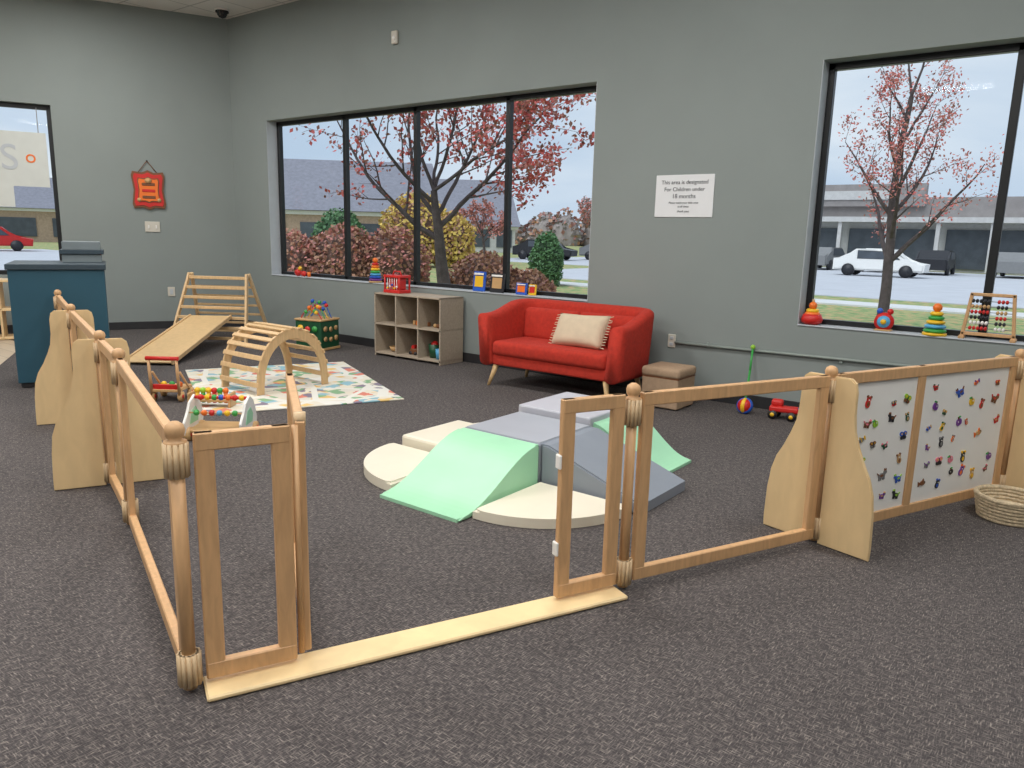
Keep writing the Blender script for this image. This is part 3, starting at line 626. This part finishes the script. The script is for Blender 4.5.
# trees: leader + lateral growth
def tree(name,base,trunk,limbs,leafmats,nleaf,leafsz,seed,r0,dens=1.0,levels=3,wig=.12,up=.06,leafbias=None):
    rnd=random.Random(seed);V=[];Fc=[];tips=[]
    def seg(p,q,ra,rb,n):
        d=(q-p).normalized();a=d.orthogonal().normalized();c=d.cross(a);i0=len(V)
        for (o,r) in((p,ra),(q,rb)):
            for k in range(n):
                t=2*math.pi*k/n;V.append(o+a*r*math.cos(t)+c*r*math.sin(t))
        for k in range(n): Fc.append((i0+k,i0+(k+1)%n,i0+n+(k+1)%n,i0+n+k))
    def grow(p,d,L,r,lev):
        n=max(4,int(L/.22))
        for i in range(n):
            d=(d+Vector((rnd.gauss(0,wig),rnd.gauss(0,wig),rnd.gauss(up,wig*.6)))).normalized()
            q=p+d*L/n;ra=r*(1-.85*i/n);rb=r*(1-.85*(i+1)/n);seg(p,q,max(ra,.004),max(rb,.003),7 if lev<2 else 4);p=q
            f=(i+1)/n
            if lev>=2 or (lev==1 and f>.5): tips.append(p.copy())
            if lev<levels and f>.2 and rnd.random()<(.85 if lev==1 else .6)*dens:
                pe=d.orthogonal().normalized();qe=d.cross(pe);a=rnd.uniform(0,6.28);s=rnd.uniform(.55,1.0)
                nd=(d*math.cos(s)+(pe*math.cos(a)+qe*math.sin(a))*math.sin(s)).normalized()
                grow(p,nd,L*rnd.uniform(.3,.5)*(1.15-.6*f),max(rb*.55,.006),lev+1)
    base=Vector(base);d=Vector(trunk[0]).normalized();n=10;p=base.copy();tp=[p.copy()]
    for i in range(n):
        d=(d+Vector((rnd.gauss(0,.04),rnd.gauss(0,.04),0.02))).normalized();q=p+d*trunk[1]/n
        seg(p,q,r0*(1-.6*i/n)*(1.25 if i==0 else 1),r0*(1-.6*(i+1)/n),10);p=q;tp.append(p.copy())
    for (f,az,ang,LL) in limbs:
        k=min(n,int(f*n));dd=Vector((math.cos(az)*math.sin(ang),math.sin(az)*math.sin(ang),math.cos(ang)));grow(tp[k],dd,LL,r0*(1-.6*f)*.62,1)
    em=bpy.data.objects.new(name,None);sc.collection.objects.link(em)
    me=bpy.data.meshes.new('branches');me.from_pydata(V,[],Fc);me.materials.append(M['bark']);o=bpy.data.objects.new('branches',me);sc.collection.objects.link(o);o.parent=em
    V2=[];F2=[];mi=[]
    for i in range(nleaf):
        p=rnd.choice(tips)
        if leafbias and rnd.random()>leafbias(p): continue
        p=p+Vector((rnd.gauss(0,.09),rnd.gauss(0,.09),rnd.gauss(0,.08)));u=Vector((rnd.gauss(0,1),rnd.gauss(0,1),rnd.gauss(0,1))).normalized();w=u.orthogonal().normalized();s=leafsz*rnd.uniform(.6,1.2)
        k=len(V2);V2+= [p-u*s,p+w*s*.6,p+u*s,p-w*s*.6];F2.append((k,k+1,k+2,k+3));mi.append(rnd.randrange(len(leafmats)))
    me=bpy.data.meshes.new('leaves');me.from_pydata(V2,[],F2)
    for l in leafmats: me.materials.append(M[l])
    me.polygons.foreach_set('material_index',mi);o=bpy.data.objects.new('leaves',me);sc.collection.objects.link(o);o.parent=em
ar=math.atan2(.6,.8)
tree('autumn_tree',(-11.3,12.4,G0),((.0,0,1),2.6),
 [(.62,ar+math.pi,1.05,3.6),(.7,ar,.95,3.8),(.8,ar+math.pi-.5,.75,3.6),(.85,ar+.5,.6,3.8),(1,ar+math.pi,.3,3.4),(1,ar,.35,3.6),(1,ar-.4,.9,4.0),(.9,ar+math.pi+.6,1.0,3.6),(1,1.57+ar,.6,3.2)],
 ['leafred','leafpink','leafbrown','leafred'],11000,.055,5,.17,.9,3,.10,.03,lambda p:.25+.75*min(1,max(0,(p.x+12.0)/3)) if p.z<4 else .85)
tree('autumn_tree',(-3.15,16.2,G0),((.02,0,1),4.4),
 [(.3+.07*i,i*2.4,.75-.03*i,2.3-.12*i) for i in range(10)]+[(1,0,.1,1.5),(1,2,.4,1.4)],
 ['leafbrown','leafpink','leafred','leafpink'],4200,.033,11,.11,1.0,3,.09,.07)
tree('autumn_tree',(-40,66,G0),((.02,0,1),4),[(.4+.06*i,i*2.4,.8,3.6-.15*i) for i in range(9)],['leafgrey','leafpink'],3500,.13,33,.2,.8,2)
tree('autumn_tree',(-28,34,G0),((.02,0,1),2.5),[(.5+.06*i,i*2.4,.7,2.0-.1*i) for i in range(8)],['leafpink','leafbrown'],1800,.08,37,.1,.8,2)
def bush(name,items,mats,core,nper=2500,sz=.05):
    b=B()
    for (c,r) in items: b.sph(c,tuple(x*.86 for x in r),core,seg=14)
    V2=[];F2=[];mi=[]
    for (c,r) in items:
        ph=random.uniform(0,6)
        for i in range(nper):
            u=Vector((random.gauss(0,1),random.gauss(0,1),random.gauss(0,1))).normalized();k=random.uniform(.85,1.06)*(1+.08*math.sin(5*u.x+ph)*math.cos(6*u.z+ph))
            p=Vector((c[0]+u.x*r[0]*k,c[1]+u.y*r[1]*k,c[2]+u.z*r[2]*k))
            if p.z<G0: continue
            a=Vector((random.gauss(0,1),random.gauss(0,1),random.gauss(0,1))).normalized();w=a.orthogonal().normalized();s=sz*random.uniform(.6,1.3);q=len(V2)
            V2+=[p-a*s,p+w*s*.7,p+a*s,p-w*s*.7];F2.append((q,q+1,q+2,q+3));mi.append(random.randrange(len(mats)))
    em=bpy.data.objects.new(name,None);sc.collection.objects.link(em);o=b.fin('bush_core');o.parent=em
    me=bpy.data.meshes.new('leaves');me.from_pydata(V2,[],F2)
    for l in mats: me.materials.append(M[l])
    me.polygons.foreach_set('material_index',mi);o=bpy.data.objects.new('leaves',me);sc.collection.objects.link(o);o.parent=em
bush('autumn_hedge',[((-16.2,10.1,.5),(1.0,.9,.9)),((-15.2,11.0,.55),(1.0,.9,.92)),((-14.2,11.9,.6),(1.0,.9,1.0)),((-13.3,12.6,.6),(1,.9,.95))],['leafrust','leafbrown','leafpink','leafrust'],'core',3500)
bush('autumn_shrub',[((-11.9,14.4,.3),(.9,.8,.75)),((-11.0,14.9,.1),(.8,.7,.6))],['leafbrown','leafrust','leafrust'],'core')
bush('evergreen_shrub',[((-14.75,21.2,.6),(.55,.55,1.05))],['leafgreen'],'coreg',3000,.05)
bush('evergreen_shrub',[((-27,22.5,1.1),(1.1,1.1,1.3))],['leafgreen'],'coreg',2500,.08)
bush('yellow_tree',[((-27.2,27.6,1.7),(1.8,1.6,1.7)),((-26.0,28.6,1.2),(1.4,1.3,1.3))],['leafyel','leafrust','leafyel'],'core',3000,.1)
bush('low_green_hedge',[((-9.4+i*.8,9.9+i*.15,-.0),(.6,.5,.42)) for i in range(5)],['leafgreen','leafyel'],'coreg',900,.04)
random.seed(3)
bush('distant_treeline',[((-150+i*4.4+random.uniform(-1,1),128+random.uniform(-4,4),1.2),(4.2,3,random.uniform(3,7))) for i in range(58)]+[((-118+random.uniform(-4,4),-20+i*6,1.5),(3,5,random.uniform(3,6))) for i in range(22)],['leafgrey','leafbrown','leafgrey','leafrust'],'leafgrey',420,.5)

# ---------------------------------------------------------------- light
w=bpy.data.worlds.new('World');sc.world=w;w.use_nodes=True;nt=w.node_tree;bg=nt.nodes['Background']
tc=N(nt,'ShaderNodeTexCoord');mp=N(nt,'ShaderNodeMapping');mp.inputs['Scale'].default_value=(1,1,3);nt.links.new(tc.outputs['Generated'],mp.inputs['Vector'])
n=N(nt,'ShaderNodeTexNoise',Scale=2.2,Detail=6.0,Distortion=.4);nt.links.new(mp.outputs['Vector'],n.inputs['Vector'])
nt.links.new(ramp(nt,n.outputs['Fac'],[(.35,lin((184,202,222))),(.6,lin((216,225,235))),(.8,lin((234,237,241)))]),bg.inputs[0]);bg.inputs[1].default_value=1.1
sl=bpy.data.lights.new('overcast_sun','SUN');sl.energy=1.9;sl.angle=math.radians(60);so=bpy.data.objects.new('overcast_sun',sl);so.rotation_euler=(math.radians(38),0,math.radians(-15));so.location=(0,0,30);sc.collection.objects.link(so)
def area(name,loc,sx,sy,e,rot=(0,0,0),col=(1,.98,.95)):
    l=bpy.data.lights.new(name,'AREA');l.shape='RECTANGLE';l.size=sx;l.size_y=sy;l.energy=e;l.color=col
    o=bpy.data.objects.new(name,l);o.location=loc;o.rotation_euler=rot;sc.collection.objects.link(o)
b=B();i=0
for x in(-9.5,-6,-2.5,1):
    for y in(-3,.5,4):
        b.box((x,y,H-.02),(1.2,.6,.04),'lamp',bev=0);area('ceiling_lamp_%d'%i,(x,y,H-.06),1.2,.6,72);i+=1
b.fin('ceiling_light_panels')
# ---------------------------------------------------------------- camera
ps=math.atan(148/750);r=math.radians(1.46);th=math.radians(127.2);Z=Vector((0,0,1))
F0=Vector((math.cos(th),math.sin(th),0));Rr=Vector((math.sin(th),-math.cos(th),0))
F=F0*math.cos(ps)-Z*math.sin(ps);U1=Z*math.cos(ps)+F0*math.sin(ps);U=U1*math.cos(r)-Rr*math.sin(r);R=Rr*math.cos(r)+U1*math.sin(r)
cd=bpy.data.cameras.new('camera');cd.sensor_width=36;cd.sensor_fit='HORIZONTAL';cd.lens=750/1024*36;cd.clip_end=500
co=bpy.data.objects.new('camera',cd);mw=Matrix((R,U,-F)).transposed().to_4x4();mw.translation=(0,0,1.5);co.matrix_world=mw
sc.collection.objects.link(co);sc.camera=co
